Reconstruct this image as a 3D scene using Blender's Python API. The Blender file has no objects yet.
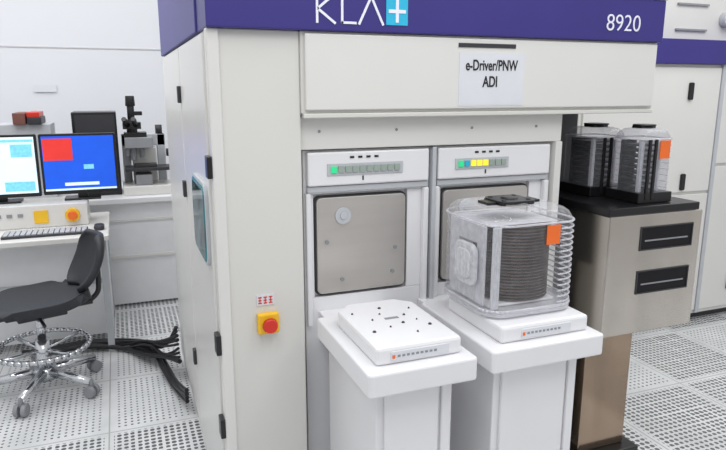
import bpy, bmesh, math, random
from mathutils import Vector, Matrix
random.seed(3)
scene=bpy.context.scene
scene.view_settings.view_transform='Standard'
COL=scene.collection

def lin(c):
    return tuple(((v/255)/12.92 if v/255<=0.04045 else (((v/255)+0.055)/1.055)**2.4) for v in c)+(1,)

def mat(name,rgb,rough=0.45,metal=0.0,var=0.04,scale=12,emit=0.0,stretch=None,spec=0.5,bump=0.0):
    m=bpy.data.materials.new(name); m.use_nodes=True
    nt=m.node_tree; b=nt.nodes['Principled BSDF']
    tc=nt.nodes.new('ShaderNodeTexCoord')
    mp=nt.nodes.new('ShaderNodeMapping')
    if stretch: mp.inputs['Scale'].default_value=stretch
    nz=nt.nodes.new('ShaderNodeTexNoise'); nz.inputs['Scale'].default_value=scale; nz.inputs['Detail'].default_value=3
    rp=nt.nodes.new('ShaderNodeValToRGB')
    c=lin(rgb)
    rp.color_ramp.elements[0].position=0.3; rp.color_ramp.elements[1].position=0.7
    rp.color_ramp.elements[0].color=tuple(max(0,v*(1-var)) for v in c[:3])+(1,)
    rp.color_ramp.elements[1].color=tuple(min(1,v*(1+var)) for v in c[:3])+(1,)
    nt.links.new(tc.outputs['Object'],mp.inputs['Vector'])
    nt.links.new(mp.outputs['Vector'],nz.inputs['Vector'])
    nt.links.new(nz.outputs['Fac'],rp.inputs['Fac'])
    nt.links.new(rp.outputs['Color'],b.inputs['Base Color'])
    b.inputs['Roughness'].default_value=rough; b.inputs['Metallic'].default_value=metal
    b.inputs['Specular IOR Level'].default_value=spec
    if emit>0:
        nt.links.new(rp.outputs['Color'],b.inputs['Emission Color']); b.inputs['Emission Strength'].default_value=emit
    if bump>0:
        bp=nt.nodes.new('ShaderNodeBump'); bp.inputs['Strength'].default_value=bump
        nt.links.new(nz.outputs['Fac'],bp.inputs['Height']); nt.links.new(bp.outputs['Normal'],b.inputs['Normal'])
    return m

M={}
M['panel']=mat('painted_panel_white',(211,210,205),0.30,var=0.02,scale=2)
M['panel2']=mat('painted_panel_light',(217,216,212),0.28,var=0.02,scale=2)
M['white']=mat('white_plastic',(228,228,230),0.28,var=0.012,scale=5)
M['blue']=mat('indigo_band',(52,44,122),0.4,var=0.05,scale=4)
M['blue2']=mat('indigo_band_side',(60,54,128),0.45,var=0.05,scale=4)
M['letter']=mat('lettering_white',(232,232,244),0.5)
M['cyan']=mat('logo_cyan',(40,178,215),0.5)
M['steel']=mat('brushed_steel_plate',(192,188,183),0.33,metal=0.5,var=0.03,scale=3,stretch=(1,1,8))
M['champagne']=mat('satin_steel_cabinet',(206,199,190),0.2,metal=0.95,var=0.10,scale=2.2,stretch=(2.5,2.5,0.5),bump=0.03)  # vertical streaks in the colour imitate soft reflections on the steel
M['champ_dark']=mat('bronze_steel',(165,145,126),0.16,metal=0.9,var=0.12,scale=2.5,stretch=(3,3,0.6))
M['black']=mat('black_plastic',(22,22,24),0.3,var=0.1)
M['dark']=mat('dark_grey',(50,50,54),0.45,var=0.1)
M['slotdark']=mat('slot_shadow',(24,24,27),0.5,var=0.3,scale=8,spec=0.2)
M['grey']=mat('mid_grey',(140,142,146),0.5,var=0.06)
M['lgrey']=mat('light_grey',(185,188,192),0.45,var=0.03)
M['chrome']=mat('chrome',(210,212,216),0.15,metal=0.95,var=0.03)
M['fabric']=mat('black_vinyl',(36,38,44),0.55,var=0.15,scale=40,bump=0.05)
M['red']=mat('red_plastic',(205,45,30),0.35)
M['yellow']=mat('yellow_plastic',(240,190,40),0.45)
M['orange']=mat('orange_sticker',(236,110,40),0.5)
M['green']=mat('green_light',(40,200,130),0.4,emit=0.5)
M['ylight']=mat('yellow_light',(245,225,60),0.4,emit=0.5)
M['lamp_off']=mat('lamp_unlit',(150,165,155),0.4)
M['teal']=mat('teal_glow',(60,140,146),0.2,var=0.3,scale=9,emit=0.04)
M['wglass']=mat('teal_dark_window_glass',(66,96,104),0.06,var=0.9,scale=14)
M['paper']=mat('paper',(214,216,221),0.7,var=0.02)
M['ink']=mat('ink',(28,28,32),0.7)
M['scr_blue']=mat('screen_blue',(20,80,200),0.3,emit=0.7,var=0.05)
M['scr_red']=mat('screen_red',(205,50,45),0.3,emit=0.6,var=0.05)
M['scr_white']=mat('screen_white',(215,235,245),0.3,emit=0.5,var=0.03)
M['scr_cyan']=mat('screen_cyan',(120,200,225),0.3,emit=0.5,var=0.1,scale=60)
M['cable']=mat('cable_rubber',(24,24,27),0.4)
M['wafer']=mat('dark_wafer',(66,46,34),0.22,metal=0.2,var=0.15)
M['brown']=mat('brown_box',(120,75,65),0.6,var=0.1)
M['wall']=mat('wall_paint',(216,218,222),0.6,var=0.01,scale=1.5)
M['seam']=mat('wall_seam',(202,203,207),0.6,var=0.01)
M['bench']=mat('bench_laminate',(228,229,231),0.3,var=0.02)

def glassy(name,rgb,fac,fres=0.6,tint=(0.95,0.95,0.96,1),rough=0.08):
    m=bpy.data.materials.new(name); m.use_nodes=True
    nt=m.node_tree; b=nt.nodes['Principled BSDF']; out=nt.nodes['Material Output']
    b.inputs['Base Color'].default_value=lin(rgb); b.inputs['Roughness'].default_value=rough
    b.inputs['Specular IOR Level'].default_value=1.0
    tr=nt.nodes.new('ShaderNodeBsdfTransparent'); tr.inputs['Color'].default_value=tint
    nz=nt.nodes.new('ShaderNodeTexNoise'); nz.inputs['Scale'].default_value=9
    mr=nt.nodes.new('ShaderNodeMapRange'); mr.inputs['To Min'].default_value=fac*0.5; mr.inputs['To Max'].default_value=fac*1.5
    lw=nt.nodes.new('ShaderNodeLayerWeight'); lw.inputs['Blend'].default_value=0.3
    pw=nt.nodes.new('ShaderNodeMath'); pw.operation='POWER'; pw.inputs[1].default_value=2.2
    ad=nt.nodes.new('ShaderNodeMath'); ad.operation='MULTIPLY_ADD'; ad.inputs[1].default_value=fres; ad.use_clamp=True
    mx=nt.nodes.new('ShaderNodeMixShader')
    L=nt.links.new
    L(nz.outputs['Fac'],mr.inputs['Value']); L(lw.outputs['Facing'],pw.inputs[0])
    L(pw.outputs[0],ad.inputs[0]); L(mr.outputs['Result'],ad.inputs[2])
    L(ad.outputs[0],mx.inputs['Fac'])
    L(tr.outputs[0],mx.inputs[1]); L(b.outputs[0],mx.inputs[2])
    L(mx.outputs[0],out.inputs['Surface'])
    return m
M['clear']=glassy('clear_polycarbonate',(228,228,232),0.11,0.75,(0.96,0.96,0.965,1),0.04)
M['milky']=glassy('milky_polycarbonate',(232,233,238),0.60,0.3)
M['clear2']=glassy('clear_polycarbonate_smoked',(215,217,222),0.10,0.9,(0.88,0.88,0.90,1),0.04)
M['ribclear']=glassy('frosted_ribs',(236,236,241),0.42)

def B(): return bmesh.new()
def bbox(bm,x0,x1,y0,y1,z0,z1,mi=0):
    v=[bm.verts.new(p) for p in ((x0,y0,z0),(x1,y0,z0),(x1,y1,z0),(x0,y1,z0),(x0,y0,z1),(x1,y0,z1),(x1,y1,z1),(x0,y1,z1))]
    for f in ((3,2,1,0),(4,5,6,7),(0,1,5,4),(1,2,6,5),(2,3,7,6),(3,0,4,7)):
        fc=bm.faces.new([v[i] for i in f]); fc.material_index=mi
def bcyl(bm,p0,p1,r,r2=None,seg=20,mi=0):
    p0=Vector(p0);p1=Vector(p1); r2=r if r2 is None else r2
    d=(p1-p0).normalized(); a=d.orthogonal().normalized(); b=d.cross(a)
    A=[];C=[]
    for i in range(seg):
        t=2*math.pi*i/seg; o=a*math.cos(t)+b*math.sin(t)
        A.append(bm.verts.new(p0+o*r)); C.append(bm.verts.new(p1+o*r2))
    for i in range(seg):
        j=(i+1)%seg
        f=bm.faces.new((A[i],A[j],C[j],C[i])); f.material_index=mi; f.smooth=True
    f=bm.faces.new(A[::-1]); f.material_index=mi
    f=bm.faces.new(C); f.material_index=mi
def bprism(bm,pts,axis,a,b,mi=0):
    def P(p,t):
        return {'x':(t,p[0],p[1]),'y':(p[0],t,p[1]),'z':(p[0],p[1],t)}[axis]
    A=[bm.verts.new(P(p,a)) for p in pts]; C=[bm.verts.new(P(p,b)) for p in pts]
    n=len(pts)
    for i in range(n):
        j=(i+1)%n; f=bm.faces.new((A[i],A[j],C[j],C[i])); f.material_index=mi
    f=bm.faces.new(A[::-1]); f.material_index=mi; f=bm.faces.new(C); f.material_index=mi
def rrect(x0,x1,y0,y1,r,n=5):
    pts=[]
    for cx,cy,s in ((x1-r,y1-r,0),(x0+r,y1-r,90),(x0+r,y0+r,180),(x1-r,y0+r,270)):
        for i in range(n+1):
            t=math.radians(s+90*i/n); pts.append((cx+r*math.cos(t),cy+r*math.sin(t)))
    return pts
def worg(o):
    v=Vector((0,0,0))
    while o is not None: v+=o.location; o=o.parent
    return v
def fin(bm,name,mats,parent=None,bevel=0.0,label=None,cat=None,origin=None,seg=2,**props):
    bmesh.ops.recalc_face_normals(bm,faces=bm.faces)
    xs=[v.co for v in bm.verts]
    if origin is None:
        mn=Vector((min(c.x for c in xs),min(c.y for c in xs),min(c.z for c in xs)))
        mx=Vector((max(c.x for c in xs),max(c.y for c in xs),max(c.z for c in xs)))
        o=(mn+mx)/2
        if parent is None: o.z=mn.z
    else: o=Vector(origin)
    bmesh.ops.translate(bm,verts=bm.verts,vec=-o)
    me=bpy.data.meshes.new(name); bm.to_mesh(me); bm.free()
    if not isinstance(mats,(list,tuple)): mats=[mats]
    for m in mats: me.materials.append(M[m])
    ob=bpy.data.objects.new(name,me); COL.objects.link(ob)
    if parent is not None:
        ob.location=o-worg(parent); ob.parent=parent
    else: ob.location=o
    if bevel>0:
        md=ob.modifiers.new('bevel','BEVEL'); md.width=bevel; md.segments=seg; md.limit_method='ANGLE'; md.angle_limit=math.radians(40)
        md.harden_normals=False
    if label: ob['label']=label
    if cat: ob['category']=cat
    for k,v in props.items(): ob[k]=v
    return ob
def box(name,x0,x1,y0,y1,z0,z1,m,parent=None,bevel=0.0,**k):
    bm=B(); bbox(bm,x0,x1,y0,y1,z0,z1); return fin(bm,name,m,parent,bevel,**k)
def cyl(name,p0,p1,r,m,parent=None,r2=None,seg=20,bevel=0.0,**k):
    bm=B(); bcyl(bm,p0,p1,r,r2,seg); return fin(bm,name,m,parent,bevel,**k)
def empty(name,loc,label,cat):
    e=bpy.data.objects.new(name,None); e.location=loc; e.empty_display_size=0.1; COL.objects.link(e)
    e['label']=label; e['category']=cat; return e
def to_real(cu,name,m,loc,parent,rot=(0,0,0),scale=(1,1,1)):
    tmp=bpy.data.objects.new('tmp',cu); COL.objects.link(tmp)
    dg=bpy.context.evaluated_depsgraph_get(); dg.update()
    me=bpy.data.meshes.new_from_object(tmp.evaluated_get(dg)); me.name=name
    bpy.data.objects.remove(tmp); bpy.data.curves.remove(cu)
    me.materials.clear(); me.materials.append(M[m])
    ob=bpy.data.objects.new(name,me); COL.objects.link(ob)
    ob.rotation_euler=rot; ob.scale=scale
    ob.location=Vector(loc)-(worg(parent) if parent else Vector((0,0,0)))
    if parent: ob.parent=parent
    return ob
def tube(name,pts,r,m,parent=None):
    cu=bpy.data.curves.new(name,'CURVE'); cu.dimensions='3D'; cu.bevel_depth=r; cu.bevel_resolution=3; cu.resolution_u=8; cu.use_fill_caps=True
    sp=cu.splines.new('NURBS'); o=Vector(pts[0]); sp.points.add(len(pts)-1)
    for p,q in zip(sp.points,pts): p.co=tuple(Vector(q)-o)+(1,)
    sp.use_endpoint_u=True; sp.order_u=3
    ob=to_real(cu,name,m,o,parent)
    for p in ob.data.polygons: p.use_smooth=True
    return ob
def text(name,s,x,y,z,size,m,parent,ext=0.0008,align='LEFT',sx=1.0,offset=0.0):
    cu=bpy.data.curves.new(name,'FONT'); cu.body=s; cu.size=size; cu.extrude=ext; cu.align_x=align; cu.offset=offset
    return to_real(cu,name,m,(x,y,z),parent,(math.radians(90),0,0),(sx,1,1))

# ---------------- structure
def floor_mat():
    m=bpy.data.materials.new('perforated_raised_floor'); m.use_nodes=True
    nt=m.node_tree; b=nt.nodes['Principled BSDF']; N=nt.nodes.new; L=nt.links.new
    geo=N('ShaderNodeNewGeometry'); sep=N('ShaderNodeSeparateXYZ'); L(geo.outputs['Position'],sep.inputs[0])
    def math_(op,a,bv=None,c=None):
        n=N('ShaderNodeMath'); n.operation=op
        for i,v in enumerate((a,bv,c)):
            if v is None: continue
            if isinstance(v,(int,float)): n.inputs[i].default_value=v
            else: L(v,n.inputs[i])
        return n.outputs[0]
    T=0.6
    xo=math_('ADD',sep.outputs['X'],60.15); yo=math_('ADD',sep.outputs['Y'],60.0)
    tx=math_('DIVIDE',xo,T); ty=math_('DIVIDE',yo,T)
    fx=math_('FRACT',tx); fy=math_('FRACT',ty)
    ex=math_('ABSOLUTE',math_('SUBTRACT',fx,0.5)); ey=math_('ABSOLUTE',math_('SUBTRACT',fy,0.5))
    e=math_('MAXIMUM',ex,ey)
    rx=math_('ABSOLUTE',math_('SUBTRACT',math_('FRACT',math_('MULTIPLY',fx,5)),0.5)); ry=math_('ABSOLUTE',math_('SUBTRACT',math_('FRACT',math_('MULTIPLY',fy,5)),0.5))
    rib=math_('GREATER_THAN',math_('MAXIMUM',rx,ry),0.44)
    border=math_('MAXIMUM',math_('GREATER_THAN',e,0.465),rib); seam=math_('GREATER_THAN',e,0.494)
    NH=20
    hx=math_('SUBTRACT',math_('FRACT',math_('MULTIPLY',fx,NH)),0.5); hy=math_('SUBTRACT',math_('FRACT',math_('MULTIPLY',fy,NH)),0.5)
    cell=N('ShaderNodeCombineXYZ'); L(math_('FLOOR',tx),cell.inputs[0]); L(math_('FLOOR',ty),cell.inputs[1]); cell.inputs[2].default_value=7.3
    wn=N('ShaderNodeTexWhiteNoise'); wn.noise_dimensions='3D'; L(cell.outputs[0],wn.inputs['Vector'])
    big=math_('GREATER_THAN',wn.outputs['Value'],0.45)
    solid=math_('LESS_THAN',wn.outputs['Value'],0.08)
    rad=math_('ADD',math_('MULTIPLY',big,0.17),0.20)
    nz=N('ShaderNodeTexNoise'); nz.inputs['Scale'].default_value=3.5; nz.inputs['Detail'].default_value=4; L(geo.outputs['Position'],nz.inputs['Vector'])
    rad=math_('ADD',rad,math_('MULTIPLY',math_('SUBTRACT',nz.outputs['Fac'],0.5),0.25))
    dist=math_('SQRT',math_('ADD',math_('MULTIPLY',hx,hx),math_('MULTIPLY',hy,hy)))
    hole=math_('LESS_THAN',dist,rad)
    hole=math_('MULTIPLY',hole,math_('SUBTRACT',1.0,border))
    hole=math_('MULTIPLY',hole,math_('SUBTRACT',1.0,solid))
    r=N('ShaderNodeValToRGB'); L(nz.outputs['Fac'],r.inputs['Fac'])
    r.color_ramp.elements[0].position=0.3; r.color_ramp.elements[1].position=0.7
    r.color_ramp.elements[0].color=lin((198,200,201)); r.color_ramp.elements[1].color=lin((228,229,230))
    m1=N('ShaderNodeMixRGB'); L(hole,m1.inputs[0]); L(r.outputs[0],m1.inputs[1]); m1.inputs[2].default_value=lin((100,102,102))
    m2=N('ShaderNodeMixRGB'); L(seam,m2.inputs[0]); L(m1.outputs[0],m2.inputs[1]); m2.inputs[2].default_value=lin((172,172,172))
    L(m2.outputs[0],b.inputs['Base Color'])
    rr=N('ShaderNodeMapRange'); L(nz.outputs['Fac'],rr.inputs['Value']); rr.inputs['To Min'].default_value=0.05; rr.inputs['To Max'].default_value=0.24
    L(rr.outputs[0],b.inputs['Roughness']); b.inputs['Specular IOR Level'].default_value=0.75
    bp=N('ShaderNodeBump'); bp.inputs['Strength'].default_value=0.12; bp.inputs['Distance'].default_value=0.01
    L(math_('SUBTRACT',1.0,hole),bp.inputs['Height']); L(bp.outputs[0],b.inputs['Normal'])
    return m
M['floor']=floor_mat()
fl=box('floor',-4,7,-1.5,6.4,-0.1,0,'floor',kind='structure')
box('wall_back',-4,7,6.3,6.4,0,3.2,'wall',kind='structure')
bm=B()
bbox(bm,-4,7,6.292,6.3,1.98,1.99)
fin(bm,'trim_1','seam',kind='structure')
box('baseboard_back',-4,7,6.27,6.3,0,0.1,'seam',kind='structure')

# ---------------- inspection machine
mach=empty('inspection_machine',(1.13,2.8,0),'large off-white wafer inspection machine with indigo header band','machine')
YF=1.97
bm=B()
bbox(bm,0.27,0.55,YF,3.75,0.04,1.80)
bbox(bm,0.55,1.60,2.10,3.75,0.04,1.80)
bbox(bm,1.60,2.0,2.40,3.75,0.04,1.80)
fin(bm,'body','panel',mach,0.004)
box('plinth',0.31,1.98,2.14,3.7,0.0,0.04,'dark',mach)
box('corner_post',0.262,0.30,YF-0.012,YF+0.03,0.05,1.80,'panel2',mach,0.005)
for y0,y1 in ((2.03,2.78),(2.80,3.72)):
    box('side_panel',0.258,0.271,y0,y1,0.08,1.79,'panel2',mach,0.004)
for z in (1.385,0.80,0.50):
    box('hinge',0.246,0.262,YF-0.014,YF+0.035,z-0.035,z+0.035,'black',mach,0.003)
for z in (1.60,0.42,1.2):
    box('hinge',0.244,0.259,2.77,2.81,z-0.035,z+0.035,'dark',mach,0.003)
# side window
bm=B(); bprism(bm,rrect(2.06,2.42,1.035,1.32,0.05),'x',0.246,0.26,0)
sw=fin(bm,'side_window','lgrey',mach,0.003)
bm=B(); bprism(bm,rrect(2.072,2.408,1.047,1.308,0.04),'x',0.2435,0.247,0)
fin(bm,'window_rim','teal',sw,label='teal glowing window rim')
bm=B(); bprism(bm,rrect(2.079,2.400,1.054,1.295,0.035),'x',0.2425,0.2440,0)
fin(bm,'window_pane','wglass',sw,label='dark teal glossy window pane')
# header band
box('header_band',0.262,2.005,1.94,2.15,1.80,1.955,'blue',mach,0.004,label='indigo header band with white lettering')
box('header_cap',0.255,2.01,1.936,2.4,1.955,1.975,'lgrey',mach,0.003)
box('side_header_band',0.255,0.32,YF+0.18,3.76,1.80,2.25,'blue2',mach,0.004,label='indigo side header panel')
bm=B(); bbox(bm,0.55,2.0,1.96,2.4,1.544,1.80)
fin(bm,'fascia','panel',mach,0.004)
box('fascia_panel',0.562,1.99,1.948,1.962,1.555,1.792,'panel2',mach,0.004)
box('fascia_lip',0.555,2.0,1.952,2.0,1.530,1.545,'panel',mach,0.003)
box('service_strip',0.55,1.60,2.0,2.10,1.425,1.544,'panel2',mach,0.003)
box('fascia_slot',1.105,1.335,1.9455,1.9485,1.762,1.776,'dark',mach)
lab=box('paper_label',1.110,1.375,1.9462,1.9485,1.565,1.745,'paper',mach)
text('label_text','e-Driver/PNW',1.240,1.9455,1.686,0.051,'ink',lab,align='CENTER',sx=0.68,offset=0.0008)
text('label_text','ADI',1.235,1.9455,1.630,0.052,'ink',lab,align='CENTER',sx=0.70,offset=0.0010)
for x in (0.62,0.90,1.20,1.48):
    cyl('screw',(x,1.9975,1.485),(x,2.0,1.485),0.005,'grey',mach)

def stroke(bm,x0,z0,x1,z1,w,y0=1.9372,y1=1.9402):
    d=Vector((x1-x0,z1-z0)).normalized(); n=Vector((-d.y,d.x))*w/2
    pts=[(x0+n.x,z0+n.y),(x1+n.x,z1+n.y),(x1-n.x,z1-n.y),(x0-n.x,z0-n.y)]
    bprism(bm,pts,'y',y0,y1)
z0,z1=1.822,1.908; w=0.0075
bm=B(); stroke(bm,0.600,z0,0.600,z1,w); stroke(bm,0.602,(z0+z1)/2,0.655,z1,w); stroke(bm,0.602,(z0+z1)/2,0.660,z0,w); fin(bm,'logo_letter','letter',mach)
bm=B(); stroke(bm,0.682,z0,0.682,z1,w); stroke(bm,0.6785,z0+0.004,0.730,z0+0.004,w); fin(bm,'logo_letter','letter',mach)
bm=B(); stroke(bm,0.738,z0,0.780,z1,w); stroke(bm,0.780,z1,0.822,z0,w); fin(bm,'logo_letter','letter',mach)
bm=B(); bbox(bm,0.832,0.908,1.9375,1.9402,z0+0.002,z1+0.004,0)
lp=fin(bm,'logo_square','cyan',mach)
bm=B(); bbox(bm,0.865,0.875,1.9355,1.9377,z0+0.010,z1-0.004,0); bbox(bm,0.840,0.900,1.9357,1.9377,(z0+z1)/2-0.004,(z0+z1)/2+0.007,0)
fin(bm,'plus_sign','letter',lp)
text('model_number','8920',1.720,1.9385,1.836,0.085,'letter',mach,sx=0.98,offset=-0.0006)

emo=box('emergency_stop',0.383,0.455,1.945,1.97,0.822,0.894,'yellow',mach,0.006,label='yellow emergency stop housing with red button')
bm=B(); bcyl(bm,(0.42,1.945,0.858),(0.42,1.93,0.858),0.014); bcyl(bm,(0.42,1.93,0.858),(0.42,1.915,0.858),0.026,0.022,24)
fin(bm,'button','red',emo)
st=box('warning_sticker',0.385,0.445,1.9665,1.9695,0.918,0.955,'paper',mach)
bm=B()
for i in range(3):
    a=0.390+i*0.018
    bbox(bm,a,a+0.012,1.9655,1.967,0.944,0.948); bbox(bm,a,a+0.012,1.9655,1.967,0.924,0.928); bbox(bm,a+0.0045,a+0.0075,1.9655,1.967,0.928,0.944); bbox(bm,a,a+0.012,1.9655,1.967,0.934,0.937)
fin(bm,'sticker_print','red',st)

# load ports
def load_port(px0,px1,tx0,tx1,yf,soff,lights):
    bm=B()
    a0,a1=px0+0.035,px1-0.085
    bbox(bm,px0,px1,2.03,2.10,1.27,1.42); bbox(bm,px0,px1,2.03,2.10,0.04,0.90)
    bbox(bm,px0,a0,2.03,2.10,0.90,1.27); bbox(bm,a1,px1,2.03,2.10,0.90,1.27)
    bbox(bm,a0,a1,2.05,2.10,0.90,1.27)
    lp=fin(bm,'load_port','white',mach,0.003,label='white wafer load port with tray and pedestal')
    box('upper_panel',px0+0.010,px1-0.012,2.005,2.03,1.30,1.415,'white',lp,0.006)
    box('port_lip',px0+0.010,px1-0.010,2.014,2.03,1.277,1.298,'lgrey',lp,0.003)
    box('flange',px1-0.030,px1-0.010,2.006,2.03,0.80,1.275,'white',lp,0.004)
    box('flange',px0+0.004,px0+0.022,2.012,2.03,0.80,1.275,'white',lp,0.004)
    bm=B(); bprism(bm,rrect(a0+0.004,a1-0.004,0.905,1.262,0.02),'y',2.036,2.052)
    fin(bm,'door_gasket','dark',lp)
    bm=B(); bprism(bm,rrect(a0+0.010,a1-0.010,0.912,1.256,0.018),'y',2.024,2.04)
    fin(bm,'port_door','steel',lp,0.002,label='satin steel port door')
    cx=a0+0.105
    bm=B(); bcyl(bm,(cx,2.024,1.19),(cx,2.019,1.19),0.030,0.029,28); bcyl(bm,(cx,2.019,1.19),(cx,2.015,1.19),0.013,0.011)
    fin(bm,'door_lock','lgrey',lp)
    for q in ((a0+0.045,1.10),(a1-0.05,1.06),(a0+0.10,0.96),(a1-0.06,0.97)):
        cyl('door_screw',(q[0],2.024,q[1]),(q[0],2.019,q[1]),0.007,'grey',lp)
    n=len(lights); x=px0+0.09
    box('indicator_panel',x-0.012,x+n*0.026+0.008,2.001,2.006,1.335,1.375,'lgrey',lp,0.001)
    for i,c in enumerate(lights):
        box('indicator_lamp',x+i*0.026,x+i*0.026+0.020,1.996,2.002,1.345,1.366,c,lp)
    for i in range(4): box('print_mark',x+0.07+i*0.03,x+0.085+i*0.03,2.003,2.0055,1.392,1.399,'ink',lp)
    box('print_mark',x+0.115,x+0.120,2.003,2.0055,1.315,1.330,'ink',lp)
    yb=yf+0.47
    bm=B(); bprism(bm,rrect(tx0,tx1,yf,yb,0.012,3),'z',0.811,0.88)
    fin(bm,'tray','white',lp,0.006)
    box('tray_bracket',tx0+0.05,tx1-0.03,yb-0.02,2.03,0.74,0.85,'white',lp,0.004)
    bm=B()
    bbox(bm,tx0+0.048,tx1-0.045,yf+0.065,yb+0.02,0.0,0.811)
    bbox(bm,tx0+0.070,tx1-0.095,yf+0.052,yf+0.066,0.02,0.79)
    bbox(bm,tx1-0.085,tx1-0.055,yf+0.052,yf+0.066,0.02,0.79)
    fin(bm,'pedestal','white',lp,0.005)
    sx0,sx1,sy0,sy1=tx0+soff,tx1-0.03,yf+0.045,yf+0.42
    bm=B()
    pts=[(sx0,sy0),(sx1,sy0),(sx1,sy1-0.05),(sx1-0.05,sy1),(sx0+0.05,sy1),(sx0,sy1-0.05)]
    bprism(bm,pts,'z',0.88,0.932)
    sl=fin(bm,'sled','white',lp,0.009)
    cx=(sx0+sx1)/2; cy=(sy0+sy1)/2
    for dx,dy,r in ((-0.09,-0.07,0.0065),(0.09,-0.07,0.0065),(0,0.11,0.0065),(-0.06,0.02,0.004),(0.05,0.03,0.005),(0.02,-0.03,0.006),(-0.02,0.06,0.004),(0.09,0.08,0.004),(-0.1,0.09,0.004),(0.03,-0.11,0.004),(-0.03,-0.05,0.004),(0.07,-0.02,0.003)):
        cyl('locating_pin',(cx+dx,cy+dy,0.931),(cx+dx,cy+dy,0.936),r,'dark',lp,r*0.6,12)
    box('sensor_plate',cx-0.02,cx+0.025,cy+0.01,cy+0.025,0.931,0.933,'grey',lp)
    bm=B(); bbox(bm,cx-0.09,cx+0.09,sy0-0.003,sy0+0.001,0.892,0.918,0)
    for i in range(9): bbox(bm,cx-0.07+i*0.014,cx-0.062+i*0.014,sy0-0.0045,sy0-0.002,0.902,0.908,1)
    bbox(bm,cx-0.086,cx-0.078,sy0-0.0045,sy0-0.002,0.899,0.909,2)
    fin(bm,'sled_sticker',['paper','grey','orange'],lp)
load_port(0.57,1.045,0.567,0.902,1.42,0.04,['green']+['lamp_off']*9)
load_port(1.06,1.57,0.957,1.360,1.43,0.055,['green','cyan','ylight','ylight','ylight']+['lamp_off']*3)
box('divider_post',1.045,1.06,2.0,2.10,0.04,1.42,'lgrey',mach,0.002)
box('right_cheek',1.57,1.60,1.99,2.42,0.04,1.425,'panel2',mach,0.003)
box('recess_liner',1.60,1.995,2.385,2.40,0.9,1.54,'dark',mach)
box('recess_liner',1.60,1.606,2.02,2.385,0.9,1.53,'dark',mach)

# ---------------- storage stand
stand=empty('storage_stand',(1.93,2.0,0),'satin steel pod storage stand beside the load ports','stand')
box('cabinet',1.71,2.18,1.82,2.27,0.66,1.15,'champagne',stand,0.005)
box('top_tray',1.695,2.15,1.812,2.28,1.15,1.182,'black',stand,0.004)
box('column',1.74,1.985,1.93,2.27,0.09,0.66,'champ_dark',stand,0.004)
box('foot_plinth',1.70,2.03,1.88,2.33,0,0.09,'black',stand,0.006)
for z in (1.003,0.825):
    bm=B(); xa,xb,za_,zb_=1.862,2.134,z,z+0.096; t=0.005
    bbox(bm,xa,xb,1.816,1.8225,za_,za_+t); bbox(bm,xa,xb,1.816,1.8225,zb_-t,zb_); bbox(bm,xa,xa+t,1.816,1.8225,za_+t,zb_-t); bbox(bm,xb-t,xb,1.816,1.8225,za_+t,zb_-t)
    s=fin(bm,'slot','dark',stand,0.001,label='dark framed slot opening')
    box('slot_shade_sheet',xa+t,xb-t,1.8188,1.8205,za_+t,zb_-t,'slotdark',s)  # flat dark sheet painted as the shade inside the slot recess
    box('slot_shelf',xa+t+0.02,xb-t-0.02,1.8178,1.8189,z+0.036,z+0.042,'grey',s)

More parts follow.
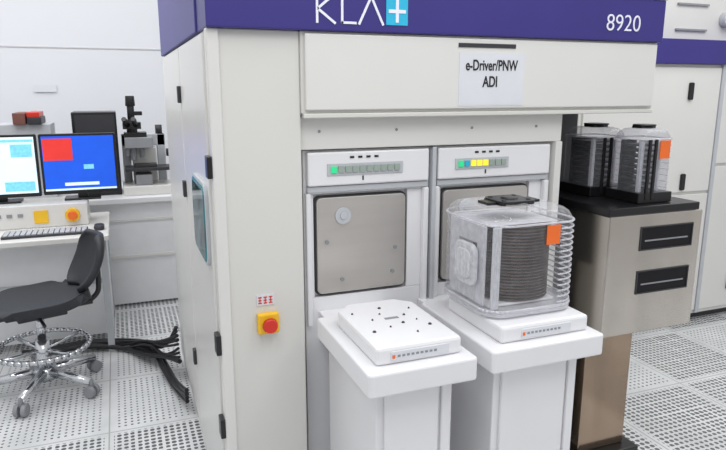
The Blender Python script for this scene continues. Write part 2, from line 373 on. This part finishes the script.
# ---------------- pods
def pod(cx,cy,z,w,d,h,shellm,labelname,ribs=16,ribth=0.0028,xr=0.10,rad=0.055,big=False):
    e=empty('wafer_pod',(cx,cy,z),labelname,'wafer pod')
    x0,x1,y0,y1=cx-w/2,cx+w/2,cy-d/2,cy+d/2
    bm=B(); bprism(bm,rrect(x0,x1,y0,y1,rad),'z',z,z+0.014)
    fin(bm,'base_plate','ribclear',e,0.003)
    za,zb=z+0.014,z+h
    bm=B(); rings=[]
    prof=[(0.004,za)]
    if big:
        # moulded wavy wall: shallow horizontal corrugations
        k=14
        for i in range(1,k*2):
            zz=za+(h-0.014-0.055)*i/(k*2); prof.append((0.004 if i%2==0 else 0.0075,zz))
    prof+=[(0.004,zb-0.048),(0.007,zb-0.030),(0.015,zb-0.014),(0.028,zb-0.004),(0.045,zb)]
    for inset,zz in prof:
        rings.append([bm.verts.new((p[0],p[1],zz)) for p in rrect(x0+inset,x1-inset,y0+inset,y1-inset,max(rad-inset*0.4,0.012),7)])
    n=len(rings[0])
    for a,b in zip(rings,rings[1:]):
        for i in range(n):
            j=(i+1)%n; f=bm.faces.new((a[i],a[j],b[j],b[i])); f.smooth=True
    f=bm.faces.new(rings[-1])
    fin(bm,'shell',shellm,e)
    out=rrect(x0+0.002,x1-0.002,y0+0.002,y1-0.002,rad,7)
    thr=x1-xr
    def run(bm,zz,r,cond,flat=False):
        nn=len(out)
        for i in range(nn):
            p,q=out[i],out[(i+1)%nn]
            if cond=='right' and abs(p[0]-q[0])>0.03 and abs(p[1]-q[1])<1e-6:
                if p[0]<q[0]: p,q=(max(p[0],thr),p[1]),q
                else: p,q=p,(max(q[0],thr),q[1])
            if cond=='right' and (p[0]<thr-1e-6 or q[0]<thr-1e-6): continue
            if cond=='right' and p[1]>cy+0.02 and q[1]>cy+0.02: continue
            if (Vector(p)-Vector(q)).length<1e-5: continue
            bcyl(bm,(p[0],p[1],zz),(q[0],q[1],zz),r,seg=8)
    bm=B()
    for i in range(ribs):
        run(bm,za+0.015+i*(h-0.07)/ribs,ribth,'right')
    fin(bm,'ribs','ribclear',e)
    bm=B(); run(bm,za+0.004,0.005,'all'); fin(bm,'rim','ribclear',e)
    bm=B(); run(bm,zb-0.040,0.0035,'all'); fin(bm,'rim','ribclear',e)
    bm=B()
    fs=0.20 if big else 0.24
    bprism(bm,rrect(cx-w*fs,cx+w*fs,cy-d*fs,cy+d*fs*0.9,0.03),'z',zb+0.007,zb+0.014)
    bcyl(bm,(cx,cy,zb-0.002),(cx,cy,zb+0.010),0.040,0.035)
    for s in (-1,1): bbox(bm,cx+s*w*0.16-0.010,cx+s*w*0.16+0.010,cy-d*0.15,cy+d*0.15,zb-0.002,zb+0.010)
    if big:
        bcyl(bm,(cx,cy,zb+0.012),(cx,cy,zb+0.019),0.030,0.026,20)
        for dx,dy in ((-0.045,-0.04),(0.045,-0.04),(-0.045,0.04),(0.045,0.04)): bcyl(bm,(cx+dx,cy+dy,zb+0.012),(cx+dx,cy+dy,zb+0.017),0.009,0.008,12)
        bbox(bm,cx-w*0.30,cx-w*0.19,cy-0.03,cy+0.03,zb+0.0,zb+0.009); bbox(bm,cx+w*0.19,cx+w*0.30,cy-0.03,cy+0.03,zb+0.0,zb+0.009)
    fin(bm,'top_flange','black',e,0.003,label='black plastic top handle flange')
    return e,(x0,x1,y0,y1,za,zb)
PC=1.695
e,(x0,x1,y0,y1,za,zb)=pod(1.165,PC,0.938,0.33,0.34,0.325,'clear','clear plastic wafer pod with black top handle on load port tray',14,0.0030,0.085,0.07,True)
bm=B()
xa,xb=x0+0.014,x0+0.022
def slab(ya,yb,zc,zd): bbox(bm,xa,xb,ya,yb,zc,zd)
slab(y0+0.065,y0+0.11,za+0.01,zb-0.05); slab(y1-0.12,y1-0.065,za+0.01,zb-0.05)
slab(y0+0.11,y1-0.12,zb-0.11,zb-0.05); slab(y0+0.11,y1-0.12,za+0.01,za+0.075)
slab(y0+0.11,y1-0.12,za+0.11,za+0.165)
fin(bm,'side_plate','milky',e,0.002,label='milky white carrier side plate')
bm=B(); bprism(bm,rrect(y0+0.085,y0+0.205,za+0.065,za+0.20,0.03),'x',x0-0.010,x0+0.006)
bprism(bm,rrect(y0+0.105,y0+0.185,za+0.085,za+0.18,0.02),'x',x0-0.016,x0-0.008)
fin(bm,'side_handle','milky',e,0.006)
bm=B(); bprism(bm,rrect(x0+0.028,x0+0.056,y0+0.034,y0+0.050,0.007),'z',za+0.004,zb-0.05)
fin(bm,'cassette_post','milky',e,0.002)
box('cassette_top',x0+0.034,x1-0.05,y0+0.06,y1-0.06,zb-0.050,zb-0.047,'ribclear',e,0.001)
box('cassette_bottom',x0+0.034,x1-0.05,y0+0.06,y1-0.06,za+0.002,za+0.010,'white',e,0.002)
bm=B(); bprism(bm,rrect(x0+0.04,x1-0.04,za+0.005,zb-0.05,0.02),'y',y1-0.026,y1-0.014)
fin(bm,'pod_door','milky',e,0.003)
bm=B(); bbox(bm,1.190,1.238,y0-0.0035,y0-0.0005,zb-0.105,zb-0.045)
fin(bm,'orange_sticker','orange',e)
wf=None
for i in range(24):
    zz=za+0.014+i*0.0102
    if wf is None:
        bm=B(); bcyl(bm,(1.180,1.695,zz),(1.180,1.695,zz+0.0040),0.123,seg=48)
        wf=fin(bm,'wafer','wafer',label='thin dark silicon wafer stacked inside the clear pod',cat='wafer',group='wafers inside the clear pod')
        w0=wf.location.copy()
    else:
        o=wf.copy(); o.location=w0+Vector((0,0,i*0.0102)); COL.objects.link(o)
def stand_pod(cx,cy,w,d,h,lab,sticker):
    e,(x0,x1,y0,y1,za,zb)=pod(cx,cy,1.182,w,d,h,'clear2',lab,9,0.0015,0.035,0.03)
    bm=B()
    xe=x1-(0.022 if not sticker else 0.060)
    bbox(bm,x0+0.03,xe,y1-0.035,y1-0.028,za+0.01,zb-0.05)
    for i in range(9): bbox(bm,x0+0.030,xe,y0+0.045,y1-0.04,za+0.030+i*0.022,za+0.037+i*0.022)
    fin(bm,'cassette','dark',e)
    bm=B(); bprism(bm,rrect(x0+0.022,x0+0.036,y0+0.025,y0+0.045,0.004),'z',za+0.02,zb-0.05); fin(bm,'cassette_post','milky',e)
    box('cassette_plate',x1-0.045,x1-0.036,y0+0.03,y1-0.03,za+0.02,zb-0.05,'milky',e,0.002)
    for a in ((0.05,0.085) if not sticker else (0.028,0.058)):
        box('black_handle',x0+a,x0+a+0.012,y0-0.006,y0+0.004,za,zb-0.04,'black',e,0.002)
    box('pod_foot',x0-0.003,x1+0.003,y0-0.003,y1+0.003,za-0.013,za+0.028,'black',e,0.003)
    if sticker:
        bm=B(); bbox(bm,x1-0.082,x1-0.032,y0-0.0055,y0-0.0015,zb-0.115,zb-0.045)
        fin(bm,'orange_sticker','orange',e)
stand_pod(1.905,2.16,0.185,0.20,0.285,'clear wafer pod with dark cassette and black handles on storage stand',False)
stand_pod(1.955,1.945,0.165,0.175,0.290,'clear wafer pod with orange sticker on storage stand',True)

# ---------------- second machine
m2=empty('process_machine',(4.0,3.9,0),'large white equipment cabinet with indigo band and dark latches','machine')
box('body',2.6,5.6,3.1,4.9,0.06,1.78,'panel2',m2,0.004)
box('plinth',2.65,5.55,3.16,4.85,0,0.06,'dark',m2)
box('header_band',2.6,5.6,3.06,4.0,1.78,1.93,'blue',m2,0.004)
for a,b,c,d in ((2.62,3.72,0.95,1.76),(2.62,3.72,0.09,0.93),(3.76,4.60,1.13,1.76),(3.76,4.60,0.09,1.11),(4.62,5.58,0.09,1.76)):
    box('door_panel',a,b,3.085,3.1,c,d,'panel2',m2,0.004)
box('seam_post',3.725,3.755,3.08,3.1,0.07,1.78,'lgrey',m2)
for x,z in ((3.46,1.61),(3.47,1.02),(4.06,1.58),(4.02,0.27)):
    bm=B(); bprism(bm,rrect(x-0.018,x+0.018,z-0.055,z+0.055,0.01),'y',3.07,3.086); fin(bm,'latch','black',m2,0.003)
box('top_cabinet',3.05,5.5,3.25,4.6,1.93,2.45,'panel2',m2,0.006)
for x,z,r in ((3.88,2.08,0.05),(4.03,2.09,0.04)):
    rp=cyl('round_port',(x,3.25,z),(x,3.20,z),r,'lgrey',m2,seg=32,bevel=0.004)
    cyl('port_cover',(x,3.20,z),(x,3.194,z),r*0.6,'dark',rp,seg=32)
for z in (2.00,2.16): box('vent_slat',3.45,3.72,3.235,3.25,z,z+0.012,'grey',m2)

# ---------------- workstation
desk=empty('desk',(-0.75,4.35,0),'light grey laminate workstation desk with closed white front','desk')
box('desktop',-1.5,-0.10,3.95,4.75,0.735,0.77,'panel2',desk,0.006)
for x in (-1.45,-0.16):
    for y in (4.03,4.68):
        box('leg',x,x+0.04,y,y+0.04,0,0.735,'lgrey',desk,0.003)
box('end_panel',-0.152,-0.128,4.26,4.68,0.05,0.735,'bench',desk)
box('modesty_panel',-1.41,-0.16,4.24,4.26,0.05,0.73,'bench',desk)
box('front_rail',-1.41,-0.16,4.22,4.24,0.40,0.43,'lgrey',desk)

bench=empty('work_bench',(-0.4,5.2,0),'long white laminate bench with closed front','bench')
box('bench_top',-2.2,1.2,4.85,5.75,0.80,0.84,'bench',bench,0.005)
box('front_panel',-2.15,1.15,4.90,4.93,0.02,0.80,'bench',bench)
box('drawer_rail',-2.15,1.15,4.89,4.90,0.66,0.675,'panel2',bench)
box('drawer_rail',-2.15,1.15,4.885,4.90,0.38,0.40,'panel2',bench)
box('back_panel',-2.15,1.15,5.70,5.73,0.1,0.80,'bench',bench)

con=empty('operator_console',(-0.6,4.45,0.77),'white operator console riser with emergency buttons','console')
box('housing',-1.15,-0.22,4.32,4.62,0.77,0.915,'panel2',con,0.006)
eb=cyl('button_collar',(-0.31,4.32,0.84),(-0.31,4.302,0.84),0.045,'yellow',con,0.042,28)
cyl('stop_button',(-0.31,4.302,0.84),(-0.31,4.28,0.84),0.028,'orange',eb,0.025)
box('yellow_tag',-0.53,-0.45,4.314,4.321,0.80,0.88,'yellow',con)
for i in range(9): box('switch',-1.10+i*0.06,-1.07+i*0.06,4.314,4.321,0.845,0.865,'grey',con)

def monitor(x0,x1,z0,z1,y,lab,kind):
    cx=(x0+x1)/2
    e=empty('computer_monitor',(cx,y+0.05,0.915),lab,'monitor')
    bm=B(); bprism(bm,rrect(x0,x1,z0,z1,0.01,3),'y',y,y+0.035); fin(bm,'bezel','black',e,0.003)
    if kind=='blue':
        bm=B(); bbox(bm,x0+0.015,x1-0.015,y-0.003,y+0.001,z0+0.025,z1-0.015,0)
        bbox(bm,x0+0.02,x0+0.19,y-0.005,y-0.0025,z1-0.17,z1-0.03,1)
        bbox(bm,x0+0.13,x1-0.12,y-0.005,y-0.0025,z0+0.055,z0+0.075,2)
        bbox(bm,x0+0.25,x0+0.31,y-0.005,y-0.0025,z0+0.16,z0+0.19,3)
        bbox(bm,x0+0.015,x1-0.015,y-0.005,y-0.0025,z0+0.025,z0+0.037,2)
        fin(bm,'screen',['scr_blue','scr_red','scr_white','scr_cyan'],e)
    else:
        bm=B(); bbox(bm,x0+0.015,x1-0.015,y-0.003,y+0.001,z0+0.025,z1-0.015,0)
        bbox(bm,x0+0.02,x1-0.02,y-0.005,y-0.0025,z1-0.045,z1-0.03,1)
        bbox(bm,x1-0.15,x1-0.03,y-0.005,y-0.0025,z1-0.14,z1-0.06,1)
        bbox(bm,x1-0.20,x1-0.03,y-0.005,y-0.0025,z0+0.04,z0+0.10,1)
        fin(bm,'screen',['scr_white','scr_cyan'],e)
    bm=B(); bbox(bm,cx-0.03,cx+0.03,y+0.035,y+0.06,0.925,z0+0.16); bbox(bm,cx-0.11,cx+0.11,y-0.02,y+0.12,0.915,0.928)
    fin(bm,'stand','black',e,0.004)
monitor(-0.475,-0.02,0.955,1.345,4.45,'black desktop monitor showing a blue screen with red window','blue')
monitor(-0.95,-0.487,0.95,1.345,4.45,'black desktop monitor showing a white window','white')

kb=empty('keyboard',(-0.45,4.10,0.77),'grey keyboard on the desk','keyboard')
box('base',-0.68,-0.22,4.03,4.19,0.77,0.785,'dark',kb,0.003)
bm=B()
for i in range(15):
    for j in range(5):
        bbox(bm,-0.67+i*0.03,-0.67+i*0.03+0.024,4.04+j*0.029,4.04+j*0.029+0.023,0.785,0.792)
fin(bm,'keys','lgrey',kb,kind='stuff')
box('notebook',-1.0,-0.76,4.02,4.25,0.77,0.785,'paper',None,0.002,label='white paper notebook lying on the desk',cat='notebook')
bm=B(); bprism(bm,rrect(-0.185,-0.125,4.10,4.2,0.025),'z',0.77,0.80)
fin(bm,'computer_mouse','dark',None,0.01,label='dark computer mouse on the desk',cat='mouse')

eq=empty('test_equipment',(-0.13,5.2,0.84),'black bench-top display unit on the bench','equipment')
box('case',-0.31,-0.005,5.05,5.35,0.84,1.46,'black',eq,0.006)
box('face',-0.29,-0.02,5.044,5.052,1.30,1.44,'dark',eq)
bx=empty('equipment_box',(-0.6,5.2,0.84),'grey bench instrument with brown front panels','equipment')
box('case',-0.80,-0.45,5.05,5.4,0.84,1.38,'lgrey',bx,0.006)
box('front_module',-0.68,-0.60,5.0,5.3,1.38,1.46,'brown',bx,0.005)
box('front_module',-0.59,-0.50,5.0,5.3,1.38,1.43,'dark',bx,0.005)
box('front_module',-0.59,-0.51,5.0,5.3,1.43,1.465,'red',bx,0.005)

mic=empty('microscope',(0.2,5.15,0.84),'tall bench microscope with black optics head','microscope')
bm=B(); bprism(bm,rrect(0.005,0.38,4.95,5.35,0.03),'z',0.84,0.91); fin(bm,'base','panel2',mic,0.006)
bm=B(); bbox(bm,0.02,0.08,5.22,5.32,0.91,1.28); bbox(bm,0.28,0.34,5.22,5.32,0.91,1.28); bbox(bm,0.02,0.34,5.22,5.32,1.19,1.28); fin(bm,'frame','lgrey',mic,0.005)
box('rear_case',0.09,0.27,5.20,5.33,0.91,1.18,'panel2',mic,0.01)
bm=B(); bbox(bm,0.03,0.36,4.98,5.18,1.02,1.045); bbox(bm,0.10,0.26,5.02,5.14,1.045,1.065); fin(bm,'stage','dark',mic,0.003)
bm=B(); bbox(bm,0.10,0.22,5.0,5.19,0.91,0.99); fin(bm,'condenser','grey',mic,0.006)
bm=B(); bbox(bm,0.04,0.24,5.0,5.21,1.19,1.27); bcyl(bm,(0.10,5.1,1.09),(0.10,5.1,1.2),0.022); bcyl(bm,(0.16,5.1,1.11),(0.16,5.1,1.2),0.02); bcyl(bm,(0.055,5.1,1.12),(0.07,5.1,1.2),0.016); fin(bm,'optics_body','grey',mic,0.006)
bm=B(); bcyl(bm,(0.10,5.1,1.27),(0.10,5.1,1.40),0.038); bcyl(bm,(0.10,5.1,1.40),(0.10,5.1,1.50),0.026); bcyl(bm,(0.10,5.1,1.50),(0.10,5.1,1.575),0.036,0.032)
bcyl(bm,(0.07,5.04,1.36),(0.045,4.95,1.41),0.018); bcyl(bm,(0.13,5.04,1.36),(0.11,4.95,1.41),0.018)
bbox(bm,0.035,0.165,5.05,5.17,1.33,1.38); bbox(bm,0.10,0.18,5.08,5.13,1.43,1.46); bbox(bm,0.04,0.20,5.04,5.18,1.27,1.305)
fin(bm,'optics_head','black',mic,0.002)
cyl('focus_knob',(0.30,5.25,1.28),(0.30,5.25,1.35),0.026,'dark',mic)
cyl('focus_knob',(0.34,5.15,1.14),(0.39,5.15,1.14),0.03,'dark',mic)
lh=empty('power_supply',(0.50,5.15,0.84),'small grey power supply box beside the microscope','equipment')  # power supply box, extra bench clutter
box('case',0.42,0.60,5.02,5.30,0.84,1.02,'lgrey',lh,0.008)
cyl('dial',(0.46,5.02,0.94),(0.46,5.0,0.94),0.022,'dark',lh)
box('vent',0.50,0.58,5.014,5.02,0.89,0.98,'grey',lh)

box('wall_sign',-0.66,-0.48,6.285,6.292,1.60,1.66,'paper',None,label='small white notice on the wall',cat='sign')

# ---------------- chair
ch=empty('office_chair',(0,0,0),'black vinyl swivel chair with chrome five-star base','chair')
def csurf(name,nx,ny,fn,thick,m,parent):
    bm=B(); g=[[bm.verts.new(fn(i/nx,j/ny)) for j in range(ny+1)] for i in range(nx+1)]
    for i in range(nx):
        for j in range(ny):
            f=bm.faces.new((g[i][j],g[i+1][j],g[i+1][j+1],g[i][j+1])); f.smooth=True
    o=fin(bm,name,m,parent)
    s=o.modifiers.new('s','SOLIDIFY'); s.thickness=thick; s.offset=0
    b=o.modifiers.new('b','BEVEL'); b.width=thick*0.4; b.segments=3; b.limit_method='ANGLE'
    return o
SH=0.51
def seatf(u,v):
    a=u*2-1;b=v*2-1
    rx=0.25*math.sqrt(max(0,1-0.5*b*b*b*b)); ry=0.235*math.sqrt(max(0,1-0.5*a*a*a*a))
    return (a*rx,b*ry,SH+0.02*a*a-0.035*max(0,-a)**3+0.012*b*b)
csurf('seat',14,14,seatf,0.048,'fabric',ch)
def backf(u,v):
    a=u*2-1; z=v
    wy=0.19*math.sqrt(max(0.02,1-0.75*abs(2*z-1.0)**3))
    return (0.225+0.12*z+0.03*math.sin(z*math.pi)-0.05*a*a,a*wy,SH+0.045+0.29*z)
csurf('backrest',12,12,backf,0.035,'fabric',ch)
box('back_bracket',0.04,0.27,-0.03,0.03,SH-0.06,SH-0.045,'dark',ch)
tube('back_support',[(0.24,0,SH-0.055),(0.31,0,SH-0.03),(0.32,0,SH+0.06),(0.32,0,SH+0.17)],0.014,'dark',ch)
bm=B(); bbox(bm,-0.12,0.12,-0.10,0.10,SH-0.07,SH-0.03); bcyl(bm,(-0.02,-0.10,SH-0.06),(-0.02,-0.22,SH-0.07),0.008); fin(bm,'tilt_mechanism','dark',ch,0.006)
bm=B(); bcyl(bm,(0,0,0.10),(0,0,0.30),0.036); bcyl(bm,(0,0,0.30),(0,0,SH-0.06),0.022); fin(bm,'gas_column','chrome',ch)
bm=B(); RR=0.235
for i in range(40):
    a=2*math.pi*i/40; b=2*math.pi*(i+1)/40
    bcyl(bm,(RR*math.cos(a),RR*math.sin(a),0.26),(RR*math.cos(b),RR*math.sin(b),0.26),0.014,seg=8)
for i in range(4):
    a=2*math.pi*i/4+0.4; bcyl(bm,(0.02*math.cos(a),0.02*math.sin(a),0.24),(RR*math.cos(a),RR*math.sin(a),0.26),0.010,seg=8)
fin(bm,'foot_ring','chrome',ch)
bm=B(); bcyl(bm,(0,0,0.07),(0,0,0.14),0.055)
for i in range(5):
    a=2*math.pi*i/5+0.3; c,s=math.cos(a),math.sin(a)
    bcyl(bm,(0.03*c,0.03*s,0.115),(0.29*c,0.29*s,0.085),0.030,0.021,seg=10)
fin(bm,'star_base','chrome',ch)
for i in range(5):
    a=2*math.pi*i/5+0.3; c,s=math.cos(a),math.sin(a); t=Vector((-s,c,0)); p=Vector((0.29*c,0.29*s,0.034))
    bm=B()
    for q in (-1,1): bcyl(bm,p+t*(q*0.008),p+t*(q*0.030),0.034,0.032,seg=18)
    bcyl(bm,p+Vector((0,0,0.02)),p+Vector((0,0,0.065)),0.012,seg=10)
    fin(bm,'caster','grey',ch,0.002)
ch.location=(-0.47,3.60,0); ch.rotation_euler=(0,0,math.radians(18))

# ---------------- floor cables (run out in front of the desk end, then to the machine side)
cb=empty('cable_bundle',(-0.05,4.0,0),'tangle of black hoses lying on the floor','cables')
rnd=random.Random(5)
for i in range(9):
    o=(i-4)*0.015
    r=rnd.choice((0.008,0.011,0.014))
    j=lambda s: rnd.uniform(-s,s)
    tube('cable',[(-0.60+o,4.19+j(.015),r),(-0.45+o*0.6+j(.02),4.15+o+j(.02),r+0.01),(-0.28+j(.02),4.12+o+j(.02),0.02+rnd.uniform(0,.04)),(-0.06+j(.02),4.06+o*1.2+j(.03),r+0.005),(0.06+j(.02),3.88+o*1.1+j(.04),0.03+rnd.uniform(0,.08)),(0.16+j(.02),3.64+o*0.9+j(.04),0.06+rnd.uniform(0,.10)),(0.225,3.48+o,0.13+0.02*i)],r,'cable',cb)
for i in range(4):
    j=lambda s: rnd.uniform(-s,s)
    tube('cable',[(0.0+i*0.03,4.05,0.02),(0.10+j(.02),3.88+i*0.03,0.05),(0.15+j(.02),3.55+i*0.03,0.04),(0.19+j(.01),3.25+i*0.03,0.03),(0.225,3.05,0.07+i*0.02)],0.011,'cable',cb)

# ---------------- lights
w=bpy.data.worlds.new('World'); scene.world=w; w.use_nodes=True
nt=w.node_tree; bg=nt.nodes['Background']
tc=nt.nodes.new('ShaderNodeTexCoord'); sp=nt.nodes.new('ShaderNodeSeparateXYZ'); cr=nt.nodes.new('ShaderNodeValToRGB'); mr=nt.nodes.new('ShaderNodeMapRange')
mr.inputs['From Min'].default_value=-1; mr.inputs['From Max'].default_value=1
nt.links.new(tc.outputs['Generated'],sp.inputs[0]); nt.links.new(sp.outputs['Z'],mr.inputs['Value']); nt.links.new(mr.outputs[0],cr.inputs[0]); nt.links.new(cr.outputs[0],bg.inputs['Color'])
els=cr.color_ramp.elements
els[0].position=0.35; els[0].color=(0.44,0.435,0.43,1); els[1].position=0.8; els[1].color=(0.96,0.97,1,1)
k=els.new(0.52); k.color=(0.75,0.755,0.77,1)
bg.inputs['Strength'].default_value=0.82
def area(x,y,z,sx,sy,e):
    l=bpy.data.lights.new('unseen_overhead_light','AREA'); l.shape='RECTANGLE'; l.size=sx; l.size_y=sy; l.energy=e; l.color=(0.985,0.99,1)
    o=bpy.data.objects.new('unseen_overhead_light',l); o.location=(x,y,z); COL.objects.link(o)
for (x,y,e_) in ((-0.6,0.3,10),(0.6,0.3,11),(1.8,0.3,10),(0.0,1.2,7),(1.3,1.2,7)):
    area(x,y,2.95,0.26,1.2,e_)  # unseen narrow strips, shaped to give highlights on the clear pods
area(-0.9,3.4,3.0,2.0,1.4,34); area(3.2,2.0,3.0,1.6,1.4,28); area(-0.5,5.2,3.0,3.4,1.2,32)  # last lamp is added near the back to brighten wall and bench

cam=bpy.data.cameras.new('camera'); cam.sensor_width=36; cam.lens=36*626/726; cam.clip_start=0.05
co=bpy.data.objects.new('camera',cam); co.location=(0,0,1.62); co.rotation_euler=(math.radians(77.8),0,math.radians(-21.2)); COL.objects.link(co)
scene.camera=co
